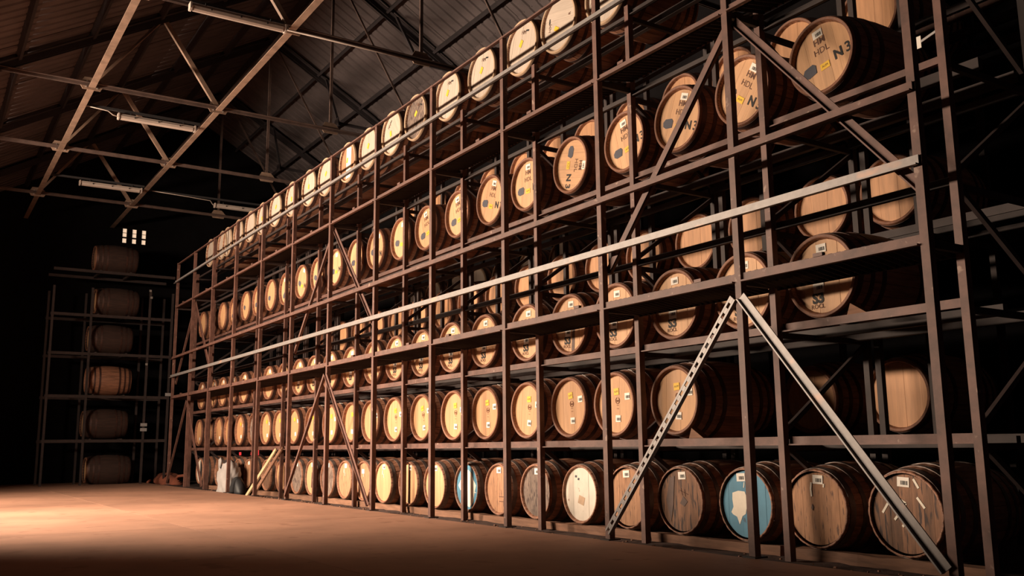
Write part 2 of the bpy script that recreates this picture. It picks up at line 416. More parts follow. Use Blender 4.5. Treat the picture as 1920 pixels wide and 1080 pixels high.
# ------------------------------------------------------------------ walls
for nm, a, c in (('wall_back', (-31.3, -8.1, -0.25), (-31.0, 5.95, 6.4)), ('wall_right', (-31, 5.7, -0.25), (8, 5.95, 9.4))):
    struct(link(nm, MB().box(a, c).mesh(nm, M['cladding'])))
WIN = [(-0.70, 7.47), (-0.405, 7.47), (-0.115, 7.42)]
gab = MB()   # the gable above the back wall, with three small openings left in it
ys = [-8.1] + sum([[y-0.065, y+0.065] for y, z in WIN], []) + [AP_Y, 5.95]
for a, c in zip(ys[:-1], ys[1:]):
    hole = any(abs((a+c)/2 - y) < 0.03 for y, z in WIN)
    parts = [(6.4, 7.50), (7.98, None)] if hole else [(6.4, None)]
    for z0, z1 in parts:
        za = roofz(a)+0.1 if z1 is None else z1; zc = roofz(c)+0.1 if z1 is None else z1
        gab.quad_box([(-31.3, a, z0), (-31.0, a, z0), (-31.0, c, z0), (-31.3, c, z0), (-31.3, a, za), (-31.0, a, za), (-31.0, c, zc), (-31.3, c, zc)])
struct(link('wall_gable', gab.mesh('wall_gable', M['cladding'])))
for i, (y, z) in enumerate(WIN):
    wn = bpy.data.objects.new('window_%d' % (i+1), None); COL.objects.link(wn); struct(wn); wn.location = (-31.05, y, 7.5); wn['label'] = 'small two-pane vent window high in the end wall'
    link('window_pane', MB().box((-0.02, -0.058, 0.0), (0.0, 0.058, 0.15)).mesh('window_pane', M['daylit']), wn)
    link('window_pane', MB().box((-0.02, -0.058, 0.20), (0.0, 0.058, 0.47)).mesh('window_pane', M['daylit']), wn)
    link('window_bar', MB().box((-0.03, -0.065, 0.15), (0.03, 0.065, 0.20)).mesh('window_bar', M['truss_dark']), wn)
    link('window_bar', MB().box((-0.02, -0.06, 0.325), (0.012, 0.06, 0.34)).mesh('window_bar', M['truss_dark']), wn)
# the side wall with the open loading bay in it (out of the picture, the light comes in there); the low middle box is added to shade the near floor
for nm, a, c in (('wall_left_and_baffle', (-31, -7.9, -0.25), (-22.6, -7.65, 6.5)), ('wall_left_and_baffle', (-15.6, -7.45, -0.25), (-8.6, -7.2, 2.6)), ('wall_left_and_baffle', (-8.6, -7.9, -0.25), (8, -7.65, 6.5))):
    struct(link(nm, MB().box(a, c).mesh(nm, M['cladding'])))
for k, x in enumerate((-22.6, -8.6)):
    struct(link('trim_%d' % (k+1), MB().box((x-0.1, -7.95, -0.25), (x+0.1, -7.6, 6.45)).mesh('jamb', M['rust_dark'])))

# ------------------------------------------------------------------ the near rack with its walkways
rack = thing('barrel_rack', 'long brown steel barrel rack with walkways, silver handrails and braces facing the aisle', 'rack', (-14, 0.8, 0))
off = Vector(rack.location)


def rp(name, b, m, **k):
    me = b.mesh(name, m); me.transform(Matrix.Translation(-off))
    return link(name, me, rack)


# front posts (square tube) and the posts behind the walkway
me_f = MB().box((-0.034, -0.034, 0), (0.034, 0.034, 6.12)).mesh('front_post', M['rust'])
me_s = MB().box((-0.032, -0.035, -0.06), (0.032, 0.035, 5.85)).mesh('rack_post', M['rust'])
me_r = MB().box((-0.03, -0.03, -0.06), (0.03, 0.03, 5.85)).mesh('rear_post', M['rust_dark'])
me_ft = MB().box((-0.07, -0.075, 0), (0.07, 0.075, 0.012)).mesh('foot_plate', M['rust_dark'])
for i, x in enumerate(PX):
    fp = link('front_post', me_f, rack, Vector((x, 0, 0)) - off)
    link('foot_plate', me_ft, fp)
    link('rack_post', me_s, rack, Vector((x, SY[i], 0)) - off)
    link('rear_post', me_r, rack, Vector((x, 1.68, 0)) - off)
    link('rear_post', me_r, rack, Vector((x+0.13, 1.68, 0)) - off)
xl, xr = -26.62, PX[0]+0.02
# long rails on the aisle face
rp('handrail', MB().angle((xl, -0.046, 5.585), (xr, -0.046, 5.585), 0.05, 0.075, 0.012), M['galv'])
rp('handrail', MB().angle((xl, -0.046, 2.94), (xr, -0.046, 2.94), 0.05, 0.078, 0.012), M['galv'])
rp('handrail', MB().angle((xl+0.05, -0.046, 3.44), (xr, -0.046, 3.50), 0.05, 0.075, 0.012), M['rust'])
rp('guard_rail', MB().angle((xl+0.1, 0.0, 6.10), (xr, 0.0, 6.12), 0.05, 0.055, 0.012), M['rust'])
# walkway edge beams, bay by bay, and the grating between them
gme = None


def grating(x0, x1, y0, y1, z, dz, teeth):
    b = MB(); n = int((x1-x0)/0.075)
    for k in range(n):
        x = x0 + (k+0.5)*(x1-x0)/n
        b.bar((x, y0, z), (x, y1, z+dz), 0.007, 0.052)
        if teeth: b.box((x-0.018, y0-0.004, z), (x+0.018, y0+0.004, z+0.055))
    for k in range(3):
        q = 0.04 + 0.92*k/2; y = y0 + (y1-y0)*q
        b.bar((x0, y, z+dz*q+0.012), (x1, y, z+dz*q+0.012), 0.008, 0.014)
    return b


for i in range(12):
    x0, x1 = PX[i+1]+0.045, PX[i]-0.045
    ys_ = 0.5*(SY[i]+SY[i+1])
    for zc, hh in ((2.362, 0.082), (4.865, 0.075)):
        if zc > 4 or True:
            rp('walkway_beam', MB().angle((x0, -0.005, zc), (x1, -0.005, zc), 0.06, hh, 0.014), M['rust'])
        if zc > 4: rp('edge_beam', MB().bar((x0, ys_, zc+0.075), (x1, ys_, zc+0.075), 0.02, 0.03), M['rust'])
        rp('grating_panel', grating(x0, x1, 0.03, ys_-0.012, zc-0.002, -0.055 if zc < 4 else 0.07, zc < 4), M['grate'])
        if zc < 4: rp('edge_beam', MB().bar((x0, ys_-0.012, zc-0.068), (x1, ys_-0.012, zc-0.068), 0.01, 0.032), M['rust_dark'])
        xc = random.uniform(x0+0.2, x1-0.3)
        rp('clip', MB().box((xc, -0.02, zc+hh/2), (xc+0.09, 0.02, zc+hh/2+0.03)), M['rust'])
# ties between front posts and rack posts
for i, x in enumerate(PX):
    for zc in (2.33, 4.83):
        rp('cross_tie', MB().bar((x, 0.037, zc), (x, SY[i]-0.035, zc), 0.04, 0.06), M['rust_dark'])
# load beams along the rack
LV = [(0.955, 0.075), (1.945, 0.075), (2.875, 0.075), (3.845, 0.075), (4.80, 0.07), (5.765, 0.07)]
for i in range(12):
    x0, x1 = PX[i+1]+0.034, PX[i]-0.034
    ys_ = 0.5*(SY[i]+SY[i+1])+0.045
    for k, (z, h) in enumerate(LV):
        mm = M['rust'] if k in (0, 1, 3) else M['rust_dark']
        rp('load_beam', MB().angle((x0, ys_, z), (x1, ys_, z), 0.05, h, 0.012), mm)
        rp('load_beam', MB().bar((x0, 1.645, z), (x1, 1.645, z), 0.02, h), M['rust_dark'])
for i, x in enumerate(PX):
    for z, h in LV:
        rp('frame_strut', MB().bar((x, SY[i]+0.036, z-0.06), (x, 1.65, z-0.06), 0.04, 0.05), M['rust_dark'])
    for z0, z1, fl_ in ((0.1, 0.9, 0), (1.05, 1.85, 1), (2.0, 2.8, 0), (2.95, 3.75, 1), (3.9, 4.7, 0), (4.9, 5.65, 1)):
        a, c = (SY[i]+0.036, 1.65) if fl_ else (1.65, SY[i]+0.036)
        rp('frame_brace', MB().bar((x, a, z0), (x, c, z1), 0.035, 0.045), M['rust_dark'])


# timber-dark rails the barrels actually lie on
for zc, Rr, Rb in ((1.388, 0.352, 0.425), (2.383, 0.366, 0.428), (4.365, 0.352, 0.425), (6.285, 0.383, 0.44)):
    for y in (0.93, 1.45):
        q = abs(y-1.19)/0.59; zt = zc - (Rr + (Rb-Rr)*(1-q**2.1))
        rp('support_rail', MB().box((PX[12], y-0.03, zt-0.09), (PX[0], y+0.03, zt-0.004)), M['rust_dark'])


# long diagonal braces on the aisle face
def brace(p, q, wd, m, holes=False):
    if not holes:
        return rp('brace', MB().angle(p, q, 0.04, wd, 0.012, (0, -1, 0) if False else (0, 0, 1)), m)
    p = Vector(p); q = Vector(q); L_ = (q-p).length; d = (q-p)/L_
    n = int(L_/0.105); b = MB(); s = L_/n
    up = Vector((0, 1, 0)); side = d.cross(up).normalized()
    for sg in (-1, 1):
        b.bar(p + side*sg*wd*.36, q + side*sg*wd*.36, 0.012, wd*.28, side)
    for k in range(n):
        a = p + d*(k*s); b.bar(a, a + d*s*.5, 0.012, wd*.5, side)
    b.bar(p + side*wd*.44 + up*0.02, q + side*wd*.44 + up*0.02, 0.04, 0.01, side)
    return rp('brace', b, m)


for gi, c in enumerate((1, 6, 11)):
    xc = PX[c]
    for s in (-1, 1):
        if c + 1 > 12 and s < 0: continue
        xn = PX[c+1] if s < 0 else PX[c-1]
        gal = gi == 0
        y = -0.052
        if gal and s < 0:
            brace((xc+s*0.05, y, 2.19), (xn+0.02, y, 0.08), 0.072, M['galv'], True)
        else:
            brace((xc+s*0.05, y, 2.19), (xn-s*0.03, y, 0.08), 0.085 if gal else 0.06, M['galv'] if gal else M['rust'])
        brace((xc+s*0.04, 0.055, 4.76), (xn-s*0.02, 0.055, 2.74), 0.08 if gal else 0.065, M['rust'])
# red tags hanging under the second level, far end; white bay tag at the near end
for x, w_, h_ in ((-21.9, 0.16, 0.07), (-21.05, 0.08, 0.07), (-20.55, 0.06, 0.12), (-19.55, 0.05, 0.13)):
    rp('red_tag', MB().box((x-w_/2, 0.555, 0.80), (x+w_/2, 0.562, 0.80+h_)), M['red'])
rp('bay_tag', MB().box((-4.12, 0.50, 4.02), (-4.02, 0.506, 4.12)), M['paper'])
rp('tag_bracket', MB().bar((-4.02, 0.505, 4.07), (-3.86, 0.47, 4.09), 0.012, 0.02), M['grey_metal'])

# rear rack behind the first
rear = thing('rear_barrel_rack', 'dark second barrel rack standing behind the near rack', 'rack', (-14, 2.6, 0))
off2 = Vector(rear.location)


def rp2(name, b, m):
    me = b.mesh(name, m); me.transform(Matrix.Translation(-off2)); return link(name, me, rear)


RX = [-3.2 - BAY*i for i in range(12)]
for x in RX:
    for y in (1.98, 3.2):
        rp2('rack_post', MB().box((x-0.03, y-0.03, -0.06), (x+0.03, y+0.03, 6.2)), M['rust_dark'])
RLV = [0.93, 2.955, 4.87]
for i in range(11):
    for z in RLV:
        rp2('load_beam', MB().angle((RX[i+1]+0.03, 1.97, z), (RX[i]-0.03, 1.97, z), 0.05, 0.075, 0.012), M['rust'])
        rp2('load_beam', MB().bar((RX[i+1]+0.03, 3.22, z), (RX[i]-0.03, 3.22, z), 0.02, 0.075), M['rust_dark'])
for x in RX:
    for z in RLV:
        rp2('frame_strut', MB().bar((x, 2.0, z-0.06), (x, 3.2, z-0.06), 0.04, 0.05), M['rust_dark'])

for zc in (1.39, 3.43, 5.34):
    for y in (2.38, 2.90):
        q = abs(y-2.64)/0.59; zt = zc - (0.352 + 0.073*(1-q**2.1))
        rp2('support_rail', MB().box((RX[10], y-0.03, zt-0.09), (RX[0], y+0.03, zt-0.004)), M['rust_dark'])

# ------------------------------------------------------------------ barrels
NST = 24


def prof(R, Rb, L, y):
    t = y/(L/2); return R + (Rb-R)*(1 - abs(t)**2.1)


def body_mesh(name, R, Rb, L, chw, rec, m, lo=False):
    """all staves of one barrel as a shell with grooves, with the chime ends and the recess of each head"""
    b = MB()
    h = L/2
    yy = [-h+0.004, -h+0.07, -h*.72, -h*.45, -h*.15, h*.15, h*.45, h*.72, h-0.07, h-0.004]
    P = [(-h+rec, R-chw-0.014, 0), (-h+0.004, R-chw-0.004, 0), (-h, R-chw+0.002, 0), (-h, R-0.004, 0)] + [(y, prof(R, Rb, L, y), 1) for y in yy] + [(h, R-0.004, 0), (h, R-chw, 0), (h-rec, R-chw-0.014, 0), (h-rec, 0.02, 0)]
    if lo: fr = (0.0, 0.5)
    else: fr = (0.0, 0.05, 0.5, 0.95)
    n = NST*len(fr)
    for s in range(NST):
        for q in fr:
            a = 2*PI*(s+q)/NST
            for (y, r, g) in P:
                rr = r - (0.007 if (q == 0.0 and g and not lo) else 0.002*(q == 0.0))
                b.v.append((rr*math.cos(a), y, rr*math.sin(a)))
    k = len(P)
    for i in range(n):
        j = (i+1) % n
        for q in range(k-1):
            b.f.append((i*k+q, i*k+q+1, j*k+q+1, j*k+q))
    return b.mesh(name, m, True, math.radians(40))


def stave_mesh(R, Rb, L, chw, rec):
    b = MB(); h = L/2
    yy = [-h, -h+0.004, -h*.8, -h*.5, 0, h*.5, h*.8, h]
    da = 2*PI/NST
    fr = (0.012, 0.34, 0.66, 0.988)
    for q in fr:
        a = da*(q-0.5)
        for y in yy:
            r = prof(R, Rb, L, y) - (0.004 if abs(y) == h else 0) - (0.004 if q in (fr[0], fr[3]) else 0)
            b.v.append((r*math.cos(a), y, r*math.sin(a)))
        for y in yy:
            r = prof(R, Rb, L, y) - chw
            b.v.append((r*math.cos(a), y, r*math.sin(a)))
    k = len(yy)
    for i in range(3):
        A, B = i*2*k, (i+1)*2*k
        for q in range(k-1):
            b.f.append((A+q, A+q+1, B+q+1, B+q)); b.f.append((A+k+q, B+k+q, B+k+q+1, A+k+q+1))
        b.f.append((A, B, B+k, A+k)); b.f.append((A+k-1, A+2*k-1, B+2*k-1, B+k-1))
    for A, fl_ in ((0, 0), (3*2*k, 1)):
        for q in range(k-1):
            f = (A+q, A+k+q, A+k+q+1, A+q+1); b.f.append(f if not fl_ else tuple(reversed(f)))
    return b.mesh('stave', M['stave'], True, math.radians(35))


def hoop_mesh(R, Rb, L, y0, y1, m, n=48):
    b = MB(); P = []
    for y in (y0, y1):
        P.append((y, prof(R, Rb, L, y)))
    P = [(P[0][0], P[0][1]-0.004), (P[0][0], P[0][1]+0.004), (P[1][0], P[1][1]+0.004), (P[1][0], P[1][1]-0.004)]
    for i in range(n):
        a = 2*PI*i/n
        for y, r in P: b.v.append((r*math.cos(a), y, r*math.sin(a)))
    for i in range(n):
        j = (i+1) % n
        for q in range(3): b.f.append((i*4+q, i*4+q+1, j*4+q+1, j*4+q))
    return b.mesh('hoop', m, True, math.radians(40))


def disc_slab(r, x0, x1, y0, th, n=8):
    """board of a round head: the slice x0..x1 of a disc of radius r"""
    pts_t, pts_b = [], []
    for k in range(n+1):
        x = x0 + (x1-x0)*k/n
        z = math.sqrt(max(r*r - x*x, 0.0)); pts_b.append((x, -z)); pts_t.append((x, z))
    poly = pts_b + list(reversed(pts_t))
    out = []
    for p in poly:
        if not out or (abs(p[0]-out[-1][0]) + abs(p[1]-out[-1][1])) > 1e-4: out.append(p)
    if abs(out[0][0]-out[-1][0]) + abs(out[0][1]-out[-1][1]) < 1e-4: out.pop()
    return MB().prism(out, y0, y0+th)


class Kind:
    pass


def make_kind(name, R, Rb, L, chw, rec, heads, hoopm, body_m):
    K = Kind(); K.R, K.Rb, K.L, K.rec, K.chw = R, Rb, L, rec, chw
    K.body = body_mesh('staves', R, Rb, L, chw, rec, body_m)
    K.body_lo = body_mesh('staves', R, Rb, L, chw, rec, body_m, True)
    K.stave = stave_mesh(R, Rb, L, chw, rec)
    h = L/2
    K.hoops = [hoop_mesh(R, Rb, L, a, c, hoopm) for a, c in ((-h+0.03, -h+0.085), (-h+0.165, -h+0.21), (-h+0.30, -h+0.35), (h-0.35, h-0.30), (h-0.21, h-0.165), (h-0.085, h-0.03))]
    rh = R-chw-0.012; nb = 7
    # uneven board widths, wide in the middle
    ws = [0.12, 0.135, 0.155, 0.18, 0.155, 0.135, 0.12]; tot = sum(ws); xs = [-rh]
    for q in ws: xs.append(xs[-1] + 2*rh*q/tot)
    K.boards = {}; K.heads = {}
    for hn in heads:
        K.boards[hn] = []
        jn = MB()
        for k in range(nb):
            bb = disc_slab(rh, xs[k]+(0.0005 if k else 0), xs[k+1]-(0.0005 if k < nb-1 else 0), -h+rec+random.uniform(-0.0015, 0.0015), 0.02)
            K.boards[hn].append(bb.mesh('head_board', M[hn]))
            n0 = len(jn.v); jn.v += bb.v; jn.f += [tuple(i+n0 for i in f) for f in bb.f]
        K.heads[hn] = jn.mesh('head', M[hn])
    K.rh = rh
    return K


KA = make_kind('old', 0.331, 0.398, 1.12, 0.016, 0.030, ['oak_old', 'oak_grey', 'oak_dark', 'white_head', 'blue_head', 'oak'], M['hoop_grey'], M['stave'])
KB = make_kind('mid', 0.352, 0.425, 1.18, 0.024, 0.048, ['oak', 'oak_gold', 'oak_old', 'oak_grey', 'oak_plain'], M['hoop'], M['stave'])
KC = make_kind('s3', 0.366, 0.428, 1.18, 0.026, 0.048, ['oak'], M['hoop'], M['stave'])
KD = make_kind('top', 0.383, 0.44, 1.18, 0.024, 0.040, ['oak_pale', 'oak_old', 'oak_grey'], M['hoop'], M['stave'])
# broad brown ring seen on the chime of the newer barrels: front part of the staves cleaned to bare wood
for K_, mm in ((KB, M['chime']), (KC, M['chime']), (KD, M['chime_pale'])):
    b = MB(); h = K_.L/2; n = 72
    P = [(-h+K_.rec-0.001, K_.R-K_.chw-0.013), (-h+0.003, K_.R-K_.chw-0.0045), (-h-0.0015, K_.R-K_.chw+0.001), (-h-0.0015, K_.R-0.003), (-h+0.003, K_.R+0.0015), (-h+0.03, prof(K_.R, K_.Rb, K_.L, -h+0.03)+0.0015)]
    for i in range(n):
        a = 2*PI*i/n
        for y, r in P: b.v.append((r*math.cos(a), y, r*math.sin(a)))
    k = len(P)
    for i in range(n):
        j = (i+1) % n
        for q in range(k-1): b.f.append((i*k+q, i*k+q+1, j*k+q+1, j*k+q))
    K_.chime = b.mesh('chime', mm, True, math.radians(40))
KA.chime = None


def text_mesh(s, size, m, bold=0.0):
    c = bpy.data.curves.new('txt', 'FONT'); c.body = s; c.size = size; c.align_x = 'CENTER'; c.align_y = 'CENTER'; c.extrude = 0.0006; c.offset = bold; c.resolution_u = 3
    o = bpy.data.objects.new('txt', c); COL.objects.link(o)
    dg = bpy.context.evaluated_depsgraph_get(); me = bpy.data.meshes.new_from_object(o.evaluated_get(dg)); bpy.data.objects.remove(o)
    me.transform(Matrix.Rotation(PI/2, 4, 'X')); me.materials.clear(); me.materials.append(m)
    return me


TXT = {
    'HM': text_mesh('HM', 0.085, M['ink_thin'], 0.002), 'HDL': text_mesh('HDL', 0.085, M['ink_thin'], 0.0),
    'N': text_mesh('N', 0.128, M['ink'], 0.004), '3': text_mesh('3', 0.135, M['ink'], 0.003),
    'S3': text_mesh('S3', 0.13, M['ink'], 0.006), 'ROCL': text_mesh('ROCL', 0.055, M['ink_thin'], 0.0),
    'R': text_mesh('R', 0.06, M['ink_thin'], 0.002), 'HM7': text_mesh('HM', 0.075, M['ink_thin'], 0.0), '11': text_mesh('1 1', 0.05, M['ink_brown'], 0.0),
    'tiny': text_mesh('AUM', 0.03, M['ink'], 0.0),
}


def sticker_mesh(w_, h_, m, tilt=0.0):
    b = MB(); c, s = math.cos(tilt), math.sin(tilt)
    b.prism([(x*c - z*s, x*s + z*c) for x, z in ((-w_/2, -h_/2), (w_/2, -h_/2), (w_/2, h_/2), (-w_/2, h_/2))], -0.0025, 0.0)
    return b.mesh('sticker', m)


def barcode_mesh(w_, h_):
    b = MB(); x = -w_/2; rr = random.Random(3)
    while x < w_/2:
        t = rr.choice((0.003, 0.005, 0.008)); b.box((x, -0.0008, -h_/2), (x+t, 0.0, h_/2)); x += t + rr.choice((0.003, 0.005))
    return b.mesh('barcode', M['ink'])


STK = {'bar': sticker_mesh(0.105, 0.075, M['paper']), 'white': sticker_mesh(0.085, 0.075, M['paper']), 'yellow': sticker_mesh(0.10, 0.062, M['yellow']), 'ysq': sticker_mesh(0.085, 0.075, M['yellow']), 'white_tall': sticker_mesh(0.115, 0.11, M['paper'])}
BAR = barcode_mesh(0.06, 0.032)
b = MB().prism([(-0.075, -0.03), (-0.03, -0.055), (0.06, -0.05), (0.075, 0.02), (0.05, 0.05), (-0.045, 0.05), (-0.08, 0.015)], -0.0012, 0.0)
PATCH = b.mesh('patch', M['grey_patch'])


def ring_mesh():
    b = MB(); n = 20
    for i in range(n):
        a0, a1 = 2*PI*i/n, 2*PI*(i+1)/n
        if i in (4, 5): continue
        b.prism([(0.030*math.cos(a0), 0.030*math.sin(a0)), (0.037*math.cos(a0), 0.037*math.sin(a0)), (0.037*math.cos(a1), 0.037*math.sin(a1)), (0.030*math.cos(a1), 0.030*math.sin(a1))], -0.001, 0)
    for a, c in (((-0.02, 0.008), (-0.012, -0.014)), ((-0.012, -0.014), (0, 0.006)), ((0, 0.006), (0.012, -0.014)), ((0.012, -0.014), (0.02, 0.01))):
        b.bar((a[0], -0.0005, a[1]), (c[0], -0.0005, c[1]), 0.005, 0.001, (0, 1, 0))
    return b.mesh('emblem', M['ink_brown'])


EMB = ring_mesh()


def stroke(pts, wd):
    b = MB()
    for a, c in zip(pts[:-1], pts[1:]): b.bar((a[0], -0.0008, a[1]), (c[0], -0.0008, c[1]), wd, 0.0016, (0, 1, 0))
    return b.mesh('paint_stroke', M['white_paint'])


def blob(pts, m, name='paint_patch'):
    return MB().prism(pts, -0.0012, 0).mesh(name, m)


def barrel(K, X, Y, Z, label, group, head, near, roll=0.0, staves=False, yaw=0.0):
    t = thing('barrel', label, 'barrel', (X, Y + K.L/2, Z - K.Rb), group)
    if yaw: t.rotation_euler = (0, 0, yaw)
    ry = (0, -roll, 0); c = (0, 0, K.Rb)
    if staves:
        for k in range(NST): link('stave', K.stave, t, c, (0, -roll + 2*PI*k/NST, 0))
    else:
        link('staves', K.body if near else K.body_lo, t, c, ry)
    if K.chime: link('chime', K.chime, t, c, ry)
    for k, hme in enumerate(K.hoops):
        if near or k in (0, 1, 2): link('hoop', hme, t, c, ry)
    if near:
        for bme in K.boards[head]: link('head_board', bme, t, c, ry)
    else:
        link('head', K.heads[head], t, c, ry)
    return t


def face(t, K, me, name, x, z, roll=0.0, tilt=0.0, parent=None, depth=0.0):
    """fix a flat mark on the head at x,z of the unrolled head"""
    cr, sr = math.cos(roll), math.sin(roll)
    X = x*cr - z*sr; Zc = x*sr + z*cr
    o = link(name, me, t, (X, -K.L/2 + K.rec - 0.0025 - depth, K.Rb + Zc), (0, -(roll+tilt), 0))
    return o


def bar_label(t, K, x, z, roll=0, tilt=0, kind='bar', code=True):
    s = face(t, K, STK[kind], 'label_sticker', x, z, roll, tilt)
    if code: link('barcode', BAR, s, (0.008, -0.0026, -0.006))
    return s


YH = 0.6
G = {1: 'floor row of barrels', 2: 'second row of barrels', 3: 'third row of barrels', 5: 'fourth row of barrels', 7: 'top row of barrels'}

# ---- floor row: old barrels with painted and weathered heads
L1 = [-25.59, -23.77, -22.15, -21.35, -20.05, -19.11, -18.19, -17.36, -16.55, -15.74, -14.93, -14.12, -13.2, -12.34, -11.4, -10.56, -9.69, -8.78, -7.93, -7.1, -6.22, -5.42, -4.56]
looks = {0: ('oak_dark', 'barrel with brown head under white paint strokes'), 1: ('oak_old', 'barrel with tan plank head and dripping label'), 2: ('blue_head', 'barrel with bright blue head and scraped white patch'),
         3: ('oak_dark', 'barrel with dark stained brown head and white label'), 4: ('oak_old', 'barrel with worn tan head behind perforated brace'), 5: ('white_head', 'barrel with plain white painted head'),
         6: ('oak_grey', 'barrel with grey-brown stained head'), 7: ('oak_old', 'barrel with pinkish tan head and faint stamp'), 8: ('blue_head', 'barrel with blue head under ragged white paint'),
         9: ('oak', 'barrel with bright tan head and small white label'), 10: ('oak', 'barrel with tan head split by dark stain'), 11: ('oak', 'barrel with clean pale tan head and dripping label'),
         12: ('oak_old', 'barrel with brown streaked head behind a brace'), 13: ('oak_old', 'barrel with tan speckled head, two white labels'), 14: ('oak_grey', 'barrel with grey streaked head behind a post'),
         15: ('oak', 'barrel with orange-tan head and dark centre streak'), 16: ('oak_grey', 'barrel with greyish mottled head'), 17: ('oak', 'barrel with orange head half hidden by a post'),
         18: ('oak_dark', 'barrel with near black head behind leaning planks'), 19: ('oak_old', 'barrel with brown head beyond the leaning planks'), 20: ('oak_dark', 'barrel with streaked dark head beside the sack'),
         21: ('oak_dark', 'barrel with dark rim behind the white sack'), 22: ('white_head', 'barrel with half white, half black head')}
for n_, X in enumerate(sorted(L1, reverse=True)):
    hd, lb = looks[n_]
    near = n_ < 12
    t = barrel(KA, X, 0.58, 0.38, '%s, %s from near end, floor row' % (lb, ORD[n_]), G[1], hd, near, 0.0, staves=n_ < 5)
    K = KA
    if n_ not in (5, 8, 22, 20, 21): bar_label(t, K, -0.06 if n_ == 2 else random.uniform(-0.03, 0.06), 0.245 if n_ != 12 else 0.16, 0, random.uniform(-0.1, 0.08), 'bar', near)
    if n_ == 0:
        for q in ([(-0.10, 0.16), (-0.215, 0.0)], [(-0.09, 0.13), (0.0, 0.08), (-0.04, 0.03), (-0.11, -0.05)], [(0.03, 0.02), (0.0, -0.05), (-0.045, -0.10)], [(0.10, -0.10), (0.06, -0.14), (0.05, -0.18)], [(0.10, 0.13), (0.16, 0.05)], [(0.08, 0.27), (0.12, 0.20)]):
            face(t, K, stroke(q, 0.019), 'paint_stroke', 0, 0)
    if n_ == 1:
        face(t, K, stroke([(-0.045, 0.22), (-0.055, 0.16), (-0.05, 0.10)], 0.016), 'paint_stroke', 0, 0)
        face(t, K, stroke([(0.085, 0.21), (0.08, 0.18)], 0.014), 'paint_stroke', 0, 0)
        face(t, K, blob([(-0.06, 0.0), (-0.045, -0.02), (-0.035, 0.01), (-0.05, 0.04)], M['stain'], 'stain'), 'stain', 0, 0)
    if n_ == 2:
        face(t, K, blob([(-0.20, -0.08), (-0.18, -0.10), (-0.13, -0.12), (-0.10, -0.19), (-0.06, -0.11), (-0.02, -0.09), (0.0, -0.02), (-0.005, 0.08), (-0.02, 0.115), (-0.10, 0.12), (-0.175, 0.10), (-0.18, 0.04), (-0.17, -0.03)], M['white_paint']), 'paint_patch', 0, 0)
        face(t, K, stroke([(-0.02, 0.20), (-0.03, 0.15)], 0.01), 'paint_stroke', 0, 0)
    if n_ == 3:
        face(t, K, blob([(-0.16, 0.22), (-0.22, 0.0), (-0.16, -0.22), (-0.12, -0.05), (-0.09, 0.24)], M['stain'], 'stain'), 'stain', 0, 0)
        face(t, K, blob([(-0.02, -0.03), (0.04, -0.06), (0.09, -0.01), (0.03, 0.04)], M['stain'], 'stain'), 'stain', 0, 0)
        for q in ([(-0.02, 0.10), (0.10, 0.06)], [(0.0, 0.12), (0.02, 0.05)], [(0.05, 0.11), (0.06, 0.04)]):
            face(t, K, MB().bar((q[0][0], 0, q[0][1]), (q[1][0], 0, q[1][1]), 0.008, 0.0015, (0, 1, 0)).mesh('mark', M['ink_thin']), 'stamp', 0, 0)
    if n_ == 5:
        face(t, K, blob([(-0.06, -0.10), (0.05, -0.13), (0.08, -0.04), (-0.03, -0.01)], M['chime_pale'], 'stain'), 'stain', 0, 0)
        for x, z in ((-0.09, 0.20), (-0.04, 0.17)):
            face(t, K, MB().prism([(-0.018, -0.01), (0.012, -0.014), (0.018, 0.012), (-0.01, 0.016)], -0.001, 0).mesh('mark', M['grey_patch']), 'ink_mark', x, z)
    if n_ == 8:
        face(t, K, blob([(-0.25, 0.02), (-0.20, -0.04), (-0.14, -0.06), (-0.12, -0.18), (-0.02, -0.25), (0.06, -0.27), (0.16, -0.20), (0.2, -0.05), (0.24, 0.03), (0.17, 0.10), (0.12, 0.19), (0.02, 0.24), (-0.06, 0.2), (-0.10, 0.12), (-0.18, 0.10)], M['white_paint']), 'paint_patch', 0, 0)
        face(t, K, stroke([(-0.02, 0.0), (0.24, -0.07)], 0.008), 'paint_stroke', 0, 0, 0)
    if n_ == 7:
        face(t, K, MB().box((-0.01, -0.001, -0.16), (0.14, 0, -0.152)).box((-0.01, -0.001, -0.10), (0.14, 0, -0.092)).mesh('mark', M['ink_thin']), 'stamp', 0, 0)
    if n_ == 10:
        face(t, K, blob([(-0.02, 0.30), (-0.03, -0.10), (-0.05, -0.29), (0.01, -0.30), (0.03, 0.0), (0.03, 0.29)], M['stain'], 'stain'), 'stain', 0, 0)
    if n_ in (11, 13, 12):
        face(t, K, stroke([(-0.05, 0.19), (-0.06, 0.12)], 0.02), 'paint_stroke', 0, 0); face(t, K, stroke([(-0.01, 0.13), (-0.015, 0.07)], 0.014), 'paint_stroke', 0, 0)
    if n_ in (15, 20):
        face(t, K, blob([(-0.02, 0.10), (-0.05, -0.18), (0.02, -0.20), (0.04, 0.12)], M['stain'], 'stain'), 'stain', 0, 0)
    if n_ == 22:
        face(t, K, blob([(0.02, 0.3), (0.0, -0.3), (0.16, -0.25), (0.29, -0.05), (0.27, 0.12), (0.15, 0.26)], M['dark_metal']), 'paint_patch', 0, 0)

